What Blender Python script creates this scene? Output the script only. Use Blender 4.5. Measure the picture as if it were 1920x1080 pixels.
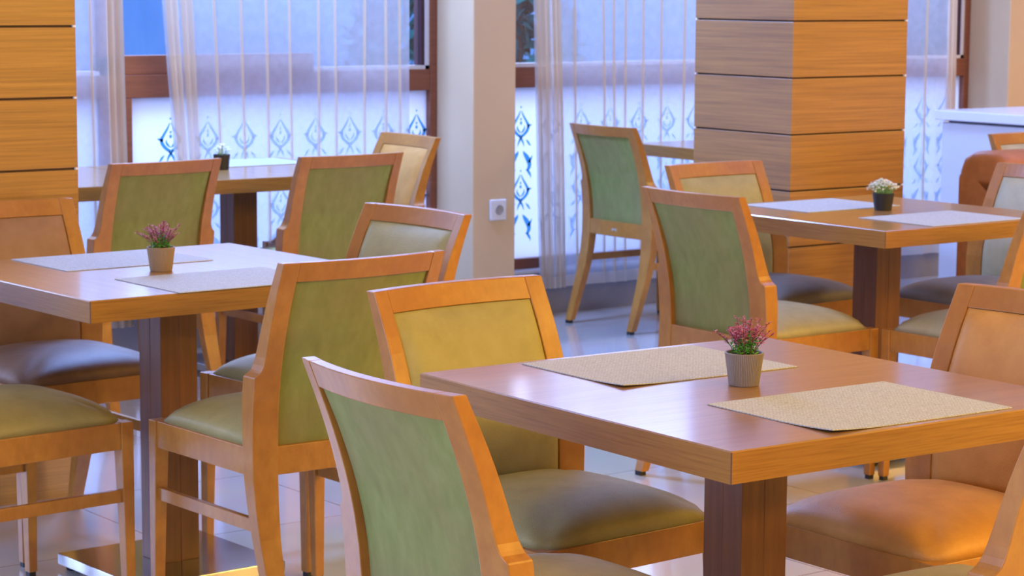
import bpy, bmesh, math, random
from mathutils import Vector, Matrix

for o in list(bpy.data.objects):
    bpy.data.objects.remove(o, do_unlink=True)
S = bpy.context.scene
C = S.collection
R = math.radians
rnd = random.Random(7)

# ------------------------------------------------------------------ camera
cam = bpy.data.cameras.new('camera')
cam.sensor_width = 36.0
cam.lens = 4374.16 * 36 / 1920
cam.clip_end = 200
camo = bpy.data.objects.new('camera', cam)
C.objects.link(camo)
_r = Vector((0.80481, -0.593504, 0.005776)).normalized()
_w = Vector((0.589119, 0.797603, -0.12949)).normalized()
_u = _r.cross(_w).normalized()
_r = _w.cross(_u)
camo.matrix_world = Matrix(((_r.x, _u.x, -_w.x, 0), (_r.y, _u.y, -_w.y, 0), (_r.z, _u.z, -_w.z, 1.437), (0, 0, 0, 1)))
cam.dof.use_dof = True
cam.dof.focus_distance = 3.55
cam.dof.aperture_fstop = 17
S.camera = camo

# ------------------------------------------------------------------ view, sky, lights
S.view_settings.view_transform = 'Standard'
S.view_settings.look = 'None'
S.view_settings.exposure = 0.12
S.view_settings.gamma = 1.0
S.view_settings.use_curve_mapping = False

world = bpy.data.worlds.new('sky')
S.world = world
world.use_nodes = True
bg = world.node_tree.nodes['Background']
bg.inputs[0].default_value = (0.50, 0.60, 1.0, 1)
bg.inputs[1].default_value = 4.6


def area(name, loc, target, sx, sy, power, col):
    l = bpy.data.lights.new(name, 'AREA')
    l.shape = 'RECTANGLE'
    l.size, l.size_y = sx, sy
    l.energy = power
    l.color = col
    o = bpy.data.objects.new(name, l)
    C.objects.link(o)
    o.location = loc
    d = Vector(target) - Vector(loc)
    o.rotation_euler = d.to_track_quat('-Z', 'Y').to_euler()
    return o


WARM = (1.0, 0.66, 0.13)
DAY = (0.33, 0.48, 1.0)
# recessed ceiling panels of the dining room
for i, (x, y, pw) in enumerate([(3.6, -2.5, 120), (6.0, -2.4, 170), (8.4, -2.0, 180), (9.6, 0.6, 120), (9.8, 3.4, 80), (6.6, 0.4, 60), (4.7, 0.9, 60), (1.4, 0.2, 46), (2.9, 3.95, 10)]):
    area('ceiling_panel_lamp', (x, y, 2.93), (x, y + (0.6 if y < 2 else 0.01), 0), 0.9, 0.9, pw, WARM)
# daylight through the window bays of the left wall and the uncurtained bay of the window wall
for y in (0.2, 3.0, 5.8):
    area('daylight_left_window', (-3.25, y, 1.65), (2, y, 1.0), 2.3, 2.2, 60, DAY)
area('daylight_far_window', (0.85, 8.45, 1.6), (0.85, 2, 0.9), 2.7, 2.3, 90, DAY)
for x in (4.1, 7.35):   # sky light falling steeply through the curtained bays
    area('daylight_curtained_window', (x, 9.1, 2.75), (x, 6.6, 0.0), 2.9, 0.9, 130, DAY)
# cool overhead light by the windows; strong lamps added to blue the left-facing sides
for x, y, pw in ((1.6, 6.0, 12), (4.2, 5.2, 18), (7.4, 6.0, 24), (6.6, 4.4, 34), (9.6, 6.0, 50), (4.25, 7.6, 215), (6.9, 7.65, 75)):
    area('cool_overhead_fill', (x, y, 2.93), (x, y + 0.01, 0), 0.6, 0.6, pw * 0.85, (0.23, 0.41, 1.0))


# ------------------------------------------------------------------ materials
def new_mat(name):
    m = bpy.data.materials.new(name)
    m.use_nodes = True
    return m, m.node_tree, m.node_tree.nodes['Principled BSDF']


def plain(name, col, rough=0.5, metal=0.0, spec=0.5, coat=0.0):
    m, nt, b = new_mat(name)
    b.inputs['Base Color'].default_value = (*col, 1)
    b.inputs['Roughness'].default_value = rough
    b.inputs['Metallic'].default_value = metal
    b.inputs['Specular IOR Level'].default_value = spec
    b.inputs['Coat Weight'].default_value = coat
    return m


def noise_mat(name, stops, scale, rough=0.4, detail=6.0, spec=0.5, bump=0.0, bump_scale=None, coat=0.0, coat_rough=0.15, coord='Object', big=None, coat_ior=1.5):
    """colour ramp over a stretched noise: wood, velvet, leather"""
    m, nt, b = new_mat(name)
    N, L = nt.nodes, nt.links
    tc = N.new('ShaderNodeTexCoord')
    mp = N.new('ShaderNodeMapping')
    mp.inputs['Scale'].default_value = scale
    L.new(tc.outputs[coord], mp.inputs['Vector'])
    nz = N.new('ShaderNodeTexNoise')
    nz.inputs['Scale'].default_value = 1.0
    nz.inputs['Detail'].default_value = detail
    nz.inputs['Roughness'].default_value = 0.62
    L.new(mp.outputs[0], nz.inputs['Vector'])
    cr = N.new('ShaderNodeValToRGB')
    e = cr.color_ramp.elements
    e[0].position, e[0].color = stops[0][0], (*stops[0][1], 1)
    e[1].position, e[1].color = stops[-1][0], (*stops[-1][1], 1)
    for p, c in stops[1:-1]:
        x = e.new(p)
        x.color = (*c, 1)
    L.new(nz.outputs['Fac'], cr.inputs[0])
    out = cr.outputs[0]
    if big:
        bcol, bscale, amt = big
        n2 = N.new('ShaderNodeTexNoise')
        n2.inputs['Scale'].default_value = bscale
        n2.inputs['Detail'].default_value = 3.0
        L.new(tc.outputs[coord], n2.inputs['Vector'])
        r2 = N.new('ShaderNodeMapRange')
        r2.inputs[1].default_value, r2.inputs[2].default_value = 0.42, 0.68
        r2.inputs[3].default_value, r2.inputs[4].default_value = 0.0, amt
        L.new(n2.outputs['Fac'], r2.inputs[0])
        mx = N.new('ShaderNodeMix')
        mx.data_type = 'RGBA'
        L.new(r2.outputs[0], mx.inputs[0])
        L.new(out, mx.inputs[6])
        mx.inputs[7].default_value = (*bcol, 1)
        out = mx.outputs[2]
    L.new(out, b.inputs['Base Color'])
    b.inputs['Roughness'].default_value = rough
    b.inputs['Specular IOR Level'].default_value = spec
    b.inputs['Coat Weight'].default_value = coat
    b.inputs['Coat Roughness'].default_value = coat_rough
    b.inputs['Coat IOR'].default_value = coat_ior
    if bump:
        src = nz
        if bump_scale:
            src = N.new('ShaderNodeTexVoronoi')
            src.inputs['Scale'].default_value = bump_scale
            L.new(tc.outputs[coord], src.inputs['Vector'])
        bp = N.new('ShaderNodeBump')
        bp.inputs['Strength'].default_value = bump
        bp.inputs['Distance'].default_value = 0.002
        L.new(src.outputs[0], bp.inputs['Height'])
        L.new(bp.outputs[0], b.inputs['Normal'])
    return m


M = {}
M['chair_wood'] = noise_mat('beech_stain', [(0.25, (0.35, 0.145, 0.023)), (0.5, (0.43, 0.187, 0.031)), (0.75, (0.50, 0.228, 0.042))],
                            (38, 38, 22), rough=0.36, spec=0.4, coat=0.2, coat_rough=0.22, big=((0.30, 0.10, 0.022), 7.0, 0.45))
M['table_top'] = noise_mat('table_veneer', [(0.25, (0.28, 0.128, 0.026)), (0.5, (0.345, 0.168, 0.037)), (0.75, (0.40, 0.205, 0.05))],
                           (5, 90, 90), rough=0.34, spec=0.6, coat=0.58, coat_rough=0.12)
M['table_edge'] = noise_mat('table_edge_band', [(0.25, (0.215, 0.085, 0.014)), (0.5, (0.315, 0.143, 0.023)), (0.75, (0.38, 0.178, 0.033))],
                            (7, 7, 260), rough=0.38, spec=0.4, coat=0.2, coat_rough=0.25)
M['pedestal'] = noise_mat('pedestal_veneer_shaded', [(0.2, (0.11, 0.037, 0.012)), (0.5, (0.165, 0.06, 0.018)), (0.8, (0.22, 0.085, 0.026))],
                          (55, 55, 4), rough=0.42, spec=0.45, coat=0.1, coat_rough=0.25)  # base colour darkened to carry the shade under the tabletop
M['pillar'] = noise_mat('pillar_veneer', [(0.22, (0.15, 0.054, 0.009)), (0.40, (0.29, 0.121, 0.019)), (0.55, (0.37, 0.163, 0.027)), (0.74, (0.46, 0.222, 0.044))],
                        (2.6, 2.6, 150), rough=0.4, spec=0.6, detail=8, coat=1.0, coat_rough=0.28, coat_ior=1.65)
M['groove'] = plain('groove_dark', (0.05, 0.022, 0.012), 0.6)
M['seam'] = plain('seam_dark', (0.10, 0.045, 0.018), 0.6)
M['clip'] = plain('white_clip', (0.8, 0.8, 0.82), 0.4)
M['green'] = noise_mat('green_velvet', [(0.25, (0.185, 0.205, 0.055)), (0.5, (0.225, 0.25, 0.072)), (0.75, (0.27, 0.295, 0.095))],
                       (30, 30, 11), rough=0.8, spec=0.2, big=((0.26, 0.19, 0.09), 4.5, 0.5))


def hide(name, dark, mid, light, worn):
    return noise_mat(name, [(0.25, dark), (0.5, mid), (0.75, light)], (14, 14, 14), rough=0.5, spec=0.35, bump=0.22, bump_scale=420, big=(worn, 5.0, 0.4))


M['olive'] = hide('olive_suede', (0.29, 0.25, 0.09), (0.35, 0.305, 0.115), (0.40, 0.35, 0.14), (0.38, 0.32, 0.135))
M['sage'] = hide('sage_suede', (0.34, 0.30, 0.165), (0.40, 0.355, 0.205), (0.45, 0.40, 0.24), (0.42, 0.36, 0.20))
M['taupe'] = hide('taupe_suede', (0.15, 0.125, 0.10), (0.19, 0.16, 0.13), (0.23, 0.195, 0.16), (0.20, 0.16, 0.12))
M['umber'] = hide('umber_suede', (0.16, 0.085, 0.045), (0.20, 0.11, 0.06), (0.25, 0.145, 0.08), (0.24, 0.15, 0.09))
M['tan'] = hide('tan_leather', (0.44, 0.19, 0.036), (0.53, 0.245, 0.05), (0.60, 0.29, 0.07), (0.57, 0.31, 0.09))
M['brown'] = hide('brown_suede', (0.25, 0.13, 0.05), (0.31, 0.165, 0.065), (0.36, 0.20, 0.085), (0.30, 0.17, 0.08))
M['sofa'] = hide('rust_suede', (0.30, 0.095, 0.018), (0.38, 0.13, 0.026), (0.45, 0.165, 0.04), (0.42, 0.15, 0.035))
M['steel'] = plain('polished_steel', (0.55, 0.53, 0.56), 0.13, 1.0)
M['steel_edge'] = plain('brushed_steel', (0.75, 0.75, 0.76), 0.28, 1.0)
M['rubber'] = plain('black_rubber', (0.012, 0.012, 0.014), 0.55)
M['pot_grey'] = plain('grey_pot', (0.25, 0.205, 0.165), 0.6)
M['pot_beige'] = plain('beige_pot', (0.34, 0.235, 0.13), 0.6)
M['pot_black'] = plain('black_pot', (0.016, 0.015, 0.017), 0.45)
M['soil'] = plain('dark_moss', (0.02, 0.05, 0.018), 0.9)
M['leaf'] = noise_mat('plastic_leaf', [(0.3, (0.03, 0.22, 0.015)), (0.55, (0.10, 0.46, 0.03)), (0.75, (0.26, 0.62, 0.08))], (60, 60, 60), rough=0.5)
M['leaf_pale'] = noise_mat('pale_leaf', [(0.3, (0.16, 0.34, 0.08)), (0.7, (0.34, 0.54, 0.16))], (60, 60, 60), rough=0.5)
M['pink'] = noise_mat('pink_heather', [(0.25, (0.22, 0.02, 0.055)), (0.5, (0.46, 0.075, 0.15)), (0.72, (0.72, 0.32, 0.42))], (90, 90, 90), rough=0.5)
M['white_flower'] = noise_mat('white_flower', [(0.3, (0.74, 0.72, 0.52)), (0.7, (0.86, 0.85, 0.74))], (70, 70, 70), rough=0.6)
M['stem'] = plain('dark_stem', (0.13, 0.03, 0.035), 0.6)
M['wall'] = noise_mat('cream_paint', [(0.3, (0.57, 0.41, 0.235)), (0.7, (0.60, 0.435, 0.255))], (3, 3, 3), rough=0.75, spec=0.25)
M['wall_dark'] = plain('tan_paint', (0.42, 0.27, 0.15), 0.75, spec=0.25)
M['sill_wall'] = noise_mat('grey_stone_skirting', [(0.3, (0.20, 0.20, 0.23)), (0.7, (0.28, 0.275, 0.31))], (6, 6, 6), rough=0.5)
M['ceiling'] = plain('ceiling_warm', (0.46, 0.36, 0.24), 0.9)
M['frame'] = noise_mat('mahogany_frame', [(0.3, (0.17, 0.055, 0.028)), (0.7, (0.25, 0.085, 0.042))], (4, 4, 60), rough=0.4)
M['gasket'] = plain('dark_gasket', (0.05, 0.012, 0.02), 0.5)
M['sill'] = plain('white_sill', (0.62, 0.63, 0.68), 0.35)
M['counter'] = plain('white_laminate', (0.66, 0.67, 0.72), 0.35)
M['counter_top'] = plain('white_stone_top', (0.74, 0.74, 0.78), 0.25)
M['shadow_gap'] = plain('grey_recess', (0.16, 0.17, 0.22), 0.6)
M['plate'] = plain('white_plastic', (0.62, 0.62, 0.62), 0.35)
M['plate_dark'] = plain('grey_plastic', (0.30, 0.29, 0.28), 0.4)
M['tag'] = plain('metal_tag', (0.6, 0.58, 0.52), 0.35, 0.6)
M['hedge'] = noise_mat('hedge_leaf', [(0.3, (0.0, 0.02, 0.026)), (0.55, (0.001, 0.085, 0.10)), (0.75, (0.008, 0.20, 0.20))], (5, 5, 5), rough=0.9, spec=0.1)
M['bark'] = plain('bark', (0.08, 0.055, 0.04), 0.9)
M['yard_wall'] = noise_mat('blue_yard_wall', [(0.3, (0.02, 0.11, 0.28)), (0.5, (0.03, 0.14, 0.33)), (0.7, (0.06, 0.19, 0.38))], (1.3, 1.3, 0.5), rough=0.8)
M['yard'] = plain('yard_paving', (0.35, 0.4, 0.45), 0.85)


def floor_mat():
    m, nt, b = new_mat('glazed_floor_tiles')
    N, L = nt.nodes, nt.links
    tc = N.new('ShaderNodeTexCoord')
    mp = N.new('ShaderNodeMapping')
    mp.inputs['Location'].default_value = (0.22, 0.13, 0)
    L.new(tc.outputs['Object'], mp.inputs['Vector'])
    br = N.new('ShaderNodeTexBrick')
    br.offset = 0.0
    br.inputs['Scale'].default_value = 1.0
    br.inputs['Brick Width'].default_value = 0.6
    br.inputs['Row Height'].default_value = 0.6
    br.inputs['Mortar Size'].default_value = 0.0022
    br.inputs['Color1'].default_value = (0.70, 0.67, 0.63, 1)
    br.inputs['Color2'].default_value = (0.73, 0.70, 0.66, 1)
    br.inputs['Mortar'].default_value = (0.22, 0.21, 0.22, 1)
    L.new(mp.outputs[0], br.inputs['Vector'])
    nz = N.new('ShaderNodeTexNoise')
    nz.inputs['Scale'].default_value = 3.5
    nz.inputs['Detail'].default_value = 5
    L.new(tc.outputs['Object'], nz.inputs['Vector'])
    mx = N.new('ShaderNodeMix')
    mx.data_type = 'RGBA'
    mx.blend_type = 'MULTIPLY'
    mx.inputs[0].default_value = 0.25
    L.new(br.outputs['Color'], mx.inputs[6])
    L.new(nz.outputs['Color'], mx.inputs[7])
    L.new(mx.outputs[2], b.inputs['Base Color'])
    b.inputs['Roughness'].default_value = 0.2
    b.inputs['Coat Weight'].default_value = 1.0
    b.inputs['Coat Roughness'].default_value = 0.08
    b.inputs['Coat IOR'].default_value = 1.8
    return m


M['floor'] = floor_mat()


def mat_fabric(name, weave=900):
    m, nt, b = new_mat(name)
    N, L = nt.nodes, nt.links
    tc = N.new('ShaderNodeTexCoord')
    mp = N.new('ShaderNodeMapping')
    mp.inputs['Scale'].default_value = (330, 330, 330)
    mp.inputs['Rotation'].default_value = (0, 0, 0.03)
    L.new(tc.outputs['Object'], mp.inputs['Vector'])
    ck = N.new('ShaderNodeTexNoise')
    ck.inputs['Scale'].default_value = 1.0
    ck.inputs['Detail'].default_value = 2
    L.new(mp.outputs[0], ck.inputs['Vector'])
    w = N.new('ShaderNodeTexBrick')
    w.inputs['Scale'].default_value = 1.0
    w.inputs['Brick Width'].default_value = 0.007
    w.inputs['Row Height'].default_value = 0.0042
    w.inputs['Mortar Size'].default_value = 0.0007
    w.inputs['Color1'].default_value = (0.56, 0.59, 0.60, 1)
    w.inputs['Color2'].default_value = (0.44, 0.45, 0.43, 1)
    w.inputs['Mortar'].default_value = (0.34, 0.29, 0.20, 1)
    L.new(tc.outputs['Object'], w.inputs['Vector'])
    cr = N.new('ShaderNodeValToRGB')
    cr.color_ramp.elements[0].position, cr.color_ramp.elements[0].color = 0.3, (0.32, 0.31, 0.28, 1)
    cr.color_ramp.elements[1].position, cr.color_ramp.elements[1].color = 0.66, (0.64, 0.68, 0.71, 1)
    L.new(ck.outputs['Fac'], cr.inputs[0])
    mx = N.new('ShaderNodeMix')
    mx.data_type = 'RGBA'
    mx.inputs[0].default_value = 0.5
    L.new(w.outputs['Color'], mx.inputs[6])
    L.new(cr.outputs[0], mx.inputs[7])
    L.new(mx.outputs[2], b.inputs['Base Color'])
    b.inputs['Roughness'].default_value = 0.75
    b.inputs['Specular IOR Level'].default_value = 0.25
    bp = N.new('ShaderNodeBump')
    bp.inputs['Strength'].default_value = 0.35
    bp.inputs['Distance'].default_value = 0.001
    L.new(ck.outputs['Fac'], bp.inputs['Height'])
    L.new(bp.outputs[0], b.inputs['Normal'])
    return m


M['mat'] = mat_fabric('woven_vinyl')


def glass_mat():
    m = bpy.data.materials.new('window_glass')
    m.use_nodes = True
    nt = m.node_tree
    nt.nodes.remove(nt.nodes['Principled BSDF'])
    t = nt.nodes.new('ShaderNodeBsdfTransparent')
    g = nt.nodes.new('ShaderNodeBsdfGlossy')
    g.inputs['Roughness'].default_value = 0.02
    f = nt.nodes.new('ShaderNodeFresnel')
    f.inputs[0].default_value = 1.45
    mx = nt.nodes.new('ShaderNodeMixShader')
    nt.links.new(f.outputs[0], mx.inputs[0])
    nt.links.new(t.outputs[0], mx.inputs[1])
    nt.links.new(g.outputs[0], mx.inputs[2])
    nt.links.new(mx.outputs[0], nt.nodes['Material Output'].inputs[0])
    return m


def sheet_mat(name, dcol, tcol, trans_amount, clear, lace=False):
    """thin sheet: diffuse + translucent, with a clear share"""
    m = bpy.data.materials.new(name)
    m.use_nodes = True
    nt = m.node_tree
    N, L = nt.nodes, nt.links
    N.remove(N['Principled BSDF'])
    d = N.new('ShaderNodeBsdfDiffuse')
    d.inputs[0].default_value = (*dcol, 1)
    t = N.new('ShaderNodeBsdfTranslucent')
    t.inputs[0].default_value = (*tcol, 1)
    mx = N.new('ShaderNodeMixShader')
    mx.inputs[0].default_value = trans_amount
    L.new(d.outputs[0], mx.inputs[1])
    L.new(t.outputs[0], mx.inputs[2])
    out = mx
    if clear > 0:
        tr = N.new('ShaderNodeBsdfTransparent')
        m2 = N.new('ShaderNodeMixShader')
        m2.inputs[0].default_value = clear
        if lace:
            tc = N.new('ShaderNodeTexCoord')
            nz = N.new('ShaderNodeTexNoise')
            nz.inputs['Scale'].default_value = 26
            nz.inputs['Detail'].default_value = 2
            L.new(tc.outputs['Object'], nz.inputs['Vector'])
            mr = N.new('ShaderNodeMapRange')
            mr.inputs[1].default_value, mr.inputs[2].default_value = 0.35, 0.65
            mr.inputs[3].default_value, mr.inputs[4].default_value = clear - 0.03, clear + 0.03
            L.new(nz.outputs['Fac'], mr.inputs[0])
            L.new(mr.outputs[0], m2.inputs[0])
        L.new(mx.outputs[0], m2.inputs[1])
        L.new(tr.outputs[0], m2.inputs[2])
        out = m2
    L.new(out.outputs[0], N['Material Output'].inputs[0])
    return m


M['glass'] = glass_mat()
M['film'] = sheet_mat('frosted_film', (0.75, 0.78, 0.85), (0.86, 0.88, 0.95), 0.75, 0.0)
M['ornament'] = sheet_mat('blue_film_ornament', (0.06, 0.28, 0.48), (0.09, 0.38, 0.64), 0.68, 0.0)
M['curtain'] = sheet_mat('sheer_voile', (0.70, 0.70, 0.72), (0.74, 0.82, 0.95), 0.80, 0.37, lace=True)
M['pleat'] = sheet_mat('voile_pleat_warm_lit', (0.76, 0.60, 0.40), (0.78, 0.68, 0.56), 0.60, 0.12)  # doubled cloth, denser; the room's warm light is put into its beige
M['hem'] = sheet_mat('voile_hem', (0.80, 0.74, 0.66), (0.74, 0.70, 0.68), 0.5, 0.10)


# ------------------------------------------------------------------ mesh helpers
def obj(name, bm, mat, parent=None, smooth=False, bevel=0.0, seg=2):
    me = bpy.data.meshes.new(name)
    bm.normal_update()
    bm.to_mesh(me)
    bm.free()
    for m in (mat if isinstance(mat, (list, tuple)) else [mat]):
        me.materials.append(m)
    if smooth:
        for p in me.polygons:
            p.use_smooth = True
    o = bpy.data.objects.new(name, me)
    C.objects.link(o)
    if parent:
        o.parent = parent
    if bevel:
        b = o.modifiers.new('soft_edges', 'BEVEL')
        b.width = bevel
        b.segments = seg
        b.limit_method = 'ANGLE'
        b.angle_limit = R(40)
        b.harden_normals = False
    return o


def empty(name, loc=(0, 0, 0), rz=0.0):
    o = bpy.data.objects.new(name, None)
    o.empty_display_size = 0.1
    C.objects.link(o)
    o.location = loc
    o.rotation_euler = (0, 0, rz)
    return o


def tag(o, label=None, cat=None, group=None, kind=None):
    if label: o['label'] = label
    if cat: o['category'] = cat
    if group: o['group'] = group
    if kind: o['kind'] = kind
    return o


def box(bm, x0, x1, y0, y1, z0, z1, mi=0):
    v = [bm.verts.new(p) for p in ((x0, y0, z0), (x1, y0, z0), (x1, y1, z0), (x0, y1, z0), (x0, y0, z1), (x1, y0, z1), (x1, y1, z1), (x0, y1, z1))]
    for f in ((3, 2, 1, 0), (4, 5, 6, 7), (0, 1, 5, 4), (1, 2, 6, 5), (2, 3, 7, 6), (3, 0, 4, 7)):
        bm.faces.new([v[i] for i in f]).material_index = mi
    return v


def boxm(*a):
    bm = bmesh.new()
    box(bm, *a)
    return bm


def loft(bm, rings, cap=True, closed=True, mi=0):
    vs = [[bm.verts.new(p) for p in r] for r in rings]
    n = len(vs[0])
    for a, b in zip(vs, vs[1:]):
        for i in range(n if closed else n - 1):
            j = (i + 1) % n
            bm.faces.new((a[i], a[j], b[j], b[i])).material_index = mi
    if cap:
        bm.faces.new(list(reversed(vs[0]))).material_index = mi
        bm.faces.new(vs[-1]).material_index = mi
    return vs


def tube(bm, pts, rad, n=6, taper=None):
    rings = []
    for i, p in enumerate(pts):
        p = Vector(p)
        d = (Vector(pts[min(i + 1, len(pts) - 1)]) - Vector(pts[max(i - 1, 0)])).normalized()
        a = d.orthogonal().normalized()
        b = d.cross(a)
        r = rad * (1 if taper is None else 1 + (taper - 1) * i / (len(pts) - 1))
        rings.append([p + r * (math.cos(2 * math.pi * k / n) * a + math.sin(2 * math.pi * k / n) * b) for k in range(n)])
    loft(bm, rings)


def interp(tab, z):
    if z <= tab[0][0]: return tab[0][1]
    for (a, va), (b, vb) in zip(tab, tab[1:]):
        if z <= b:
            t = (z - a) / (b - a)
            return va + (vb - va) * t
    return tab[-1][1]


def smooth_tab(tab, n=40):
    """Catmull-Rom resample of a (z, value) table"""
    out = []
    P = [tab[0]] + list(tab) + [tab[-1]]
    for i in range(1, len(P) - 2):
        for k in range(n // (len(tab) - 1) + 1):
            t = k / (n // (len(tab) - 1) + 1)
            z = P[i][0] + (P[i + 1][0] - P[i][0]) * t
            m0 = (P[i + 1][1] - P[i - 1][1]) / max(1e-6, P[i + 1][0] - P[i - 1][0])
            m1 = (P[i + 2][1] - P[i][1]) / max(1e-6, P[i + 2][0] - P[i][0])
            h = P[i + 1][0] - P[i][0]
            v = ((2 * t**3 - 3 * t**2 + 1) * P[i][1] + (t**3 - 2 * t**2 + t) * h * m0 + (-2 * t**3 + 3 * t**2) * P[i + 1][1] + (t**3 - t**2) * h * m1)
            out.append((z, v))
    out.append(tab[-1])
    return out


# ------------------------------------------------------------------ the room
WY = 8.06      # face of the low wall under the windows
FY = 8.12      # face of the window frames


def struct(name, bm, mat, parent=None, label=None, **k):
    o = obj(name, bm, mat, parent, **k)
    if parent is None:
        o['kind'] = 'structure'
        if label: o['label'] = label
    return o


struct('floor', boxm(-3.4, 11.2, -3.2, 8.4, -0.1, 0), M['floor'], label='glossy pale tiled floor of the dining room')
struct('ceiling', boxm(-3.4, 11.2, -3.2, 8.4, 3.0, 3.1), M['ceiling'], label='warm toned ceiling above the dining room')
struct('wall_back', boxm(-3.4, 11.2, -3.3, -3.2, 0, 3.0), M['wall_dark'], label='tan wall behind the dining room')
struct('wall_right', boxm(11.2, 11.3, -3.2, 8.4, 0, 3.0), M['wall_dark'], label='tan side wall far beyond the counter')
bm = bmesh.new()
box(bm, -3.3, -3.2, -3.2, 8.4, 0, 0.45)
box(bm, -3.3, -3.2, -3.2, 8.4, 2.8, 3.0)
for y in (-3.2, -1.2, 1.5, 4.3, 7.1):
    box(bm, -3.3, -3.2, y, y + (0.9 if y < -3 else 0.25 if y < 7 else 1.3), 0.45, 2.8)
struct('wall_left', bm, M['wall'], label='cream wall with wide window bays')

COLS = [2.35, 5.60, 8.85]
CW = 0.22
bm = bmesh.new()
box(bm, -3.2, 11.2, WY, 8.3, 0, 0.19)
struct('wall_window_base', bm, M['sill_wall'], label='grey stone skirting wall under the windows')
bm = bmesh.new()
box(bm, -3.2, 11.2, 8.1, 8.3, 2.7, 3.0)
box(bm, -3.2, -0.68, 8.1, 8.3, 0.19, 2.7)
box(bm, 9.07, 11.2, 8.1, 8.3, 0.19, 2.7)
struct('wall_window', bm, M['wall'], label='cream wall above and beside the windows')
for i, x in enumerate(COLS):
    lab = ['cream plaster pier hidden behind the wood pillar', 'cream plaster pier with the wall socket between two windows', 'cream plaster pier behind the white counter'][i]
    struct('wall_pier', boxm(x, x + CW, 7.86, 8.3, 0, 3.0), M['wall'], label=lab, bevel=0.006)


# tulip ornament on the frosted film (ribbons of varying width in the pane's own plane)
def ribbon(bm, pts, widths, y):
    n = len(pts)
    L, Rr = [], []
    for i, (x, z) in enumerate(pts):
        a, b = pts[max(i - 1, 0)], pts[min(i + 1, n - 1)]
        dx, dz = b[0] - a[0], b[1] - a[1]
        l = math.hypot(dx, dz) or 1
        nx, nz = -dz / l, dx / l
        w = widths[i] / 2
        L.append(bm.verts.new((x + nx * w, y, z + nz * w)))
        Rr.append(bm.verts.new((x - nx * w, y, z - nz * w)))
    for i in range(n - 1):
        bm.faces.new((L[i], L[i + 1], Rr[i + 1], Rr[i]))


def curve(ctrl, n=14):
    tab = []
    P = [ctrl[0]] + ctrl + [ctrl[-1]]
    for i in range(1, len(P) - 2):
        for k in range(n):
            t = k / n
            q = []
            for d in (0, 1, 2):
                p0, p1, p2, p3 = (P[i + j][d] for j in (-1, 0, 1, 2))
                q.append(0.5 * ((2 * p1) + (-p0 + p2) * t + (2 * p0 - 5 * p1 + 4 * p2 - p3) * t * t + (-p0 + 3 * p1 - 3 * p2 + p3) * t**3))
            tab.append(q)
    tab.append(list(ctrl[-1]))
    return [(a, b) for a, b, c in tab], [max(0.0008, c) for a, b, c in tab]


def motif(bm, x, z, s, y):
    """one tulip with stem and scrolls; z is the tip, s the height of the whole motif"""
    for sg in (-1, 1):
        for ctrl in (
            [(0.01, -0.07, .012), (0.05, -0.15, .03), (0.11, -0.24, .04), (0.145, -0.31, .05), (0.12, -0.38, .05), (0.06, -0.44, .045), (0.0, -0.47, .035)],   # bell side
            [(0.12, -0.32, .045), (0.17, -0.30, .035), (0.215, -0.29, .004)],                                                            # ear
            [(-0.04, -0.46, .025), (0.03, -0.54, .035), (0.065, -0.63, .005)],                                                           # crossing foot
            [(0.0, -0.42, .006), (0.04, -0.385, .03), (0.07, -0.34, .025), (0.06, -0.30, .004)],                                         # inner leaf
            [(0.10, -0.52, .004), (0.14, -0.56, .035), (0.17, -0.60, .025), (0.20, -0.62, .004)],
            [(0.05, -0.70, .012), (0.07, -0.74, .05), (0.12, -0.80, .08), (0.155, -0.86, .085), (0.17, -0.93, .07), (0.14, -0.99, .05), (0.10, -1.0, .01)],      # scroll
            [(0.16, -0.88, .06), (0.20, -0.82, .035), (0.225, -0.77, .005)],
            [(0.13, -1.0, .035), (0.17, -1.05, .045), (0.195, -1.10, .018), (0.18, -1.13, .003)],
        ):
            pts, ws = curve(ctrl, 6)
            ribbon(bm, [(x + sg * a * s, z + b * s) for a, b in pts], [w * s for w in ws], y)
    for cx, cz, r in ((0, -0.01, .014), (0, -0.20, .016), (0, -0.26, .022)):
        v = [bm.verts.new((x + (cx + r * math.cos(k * math.pi / 4)) * s, y, z + (cz + 1.3 * r * math.sin(k * math.pi / 4)) * s)) for k in range(8)]
        bm.faces.new(v)


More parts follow.
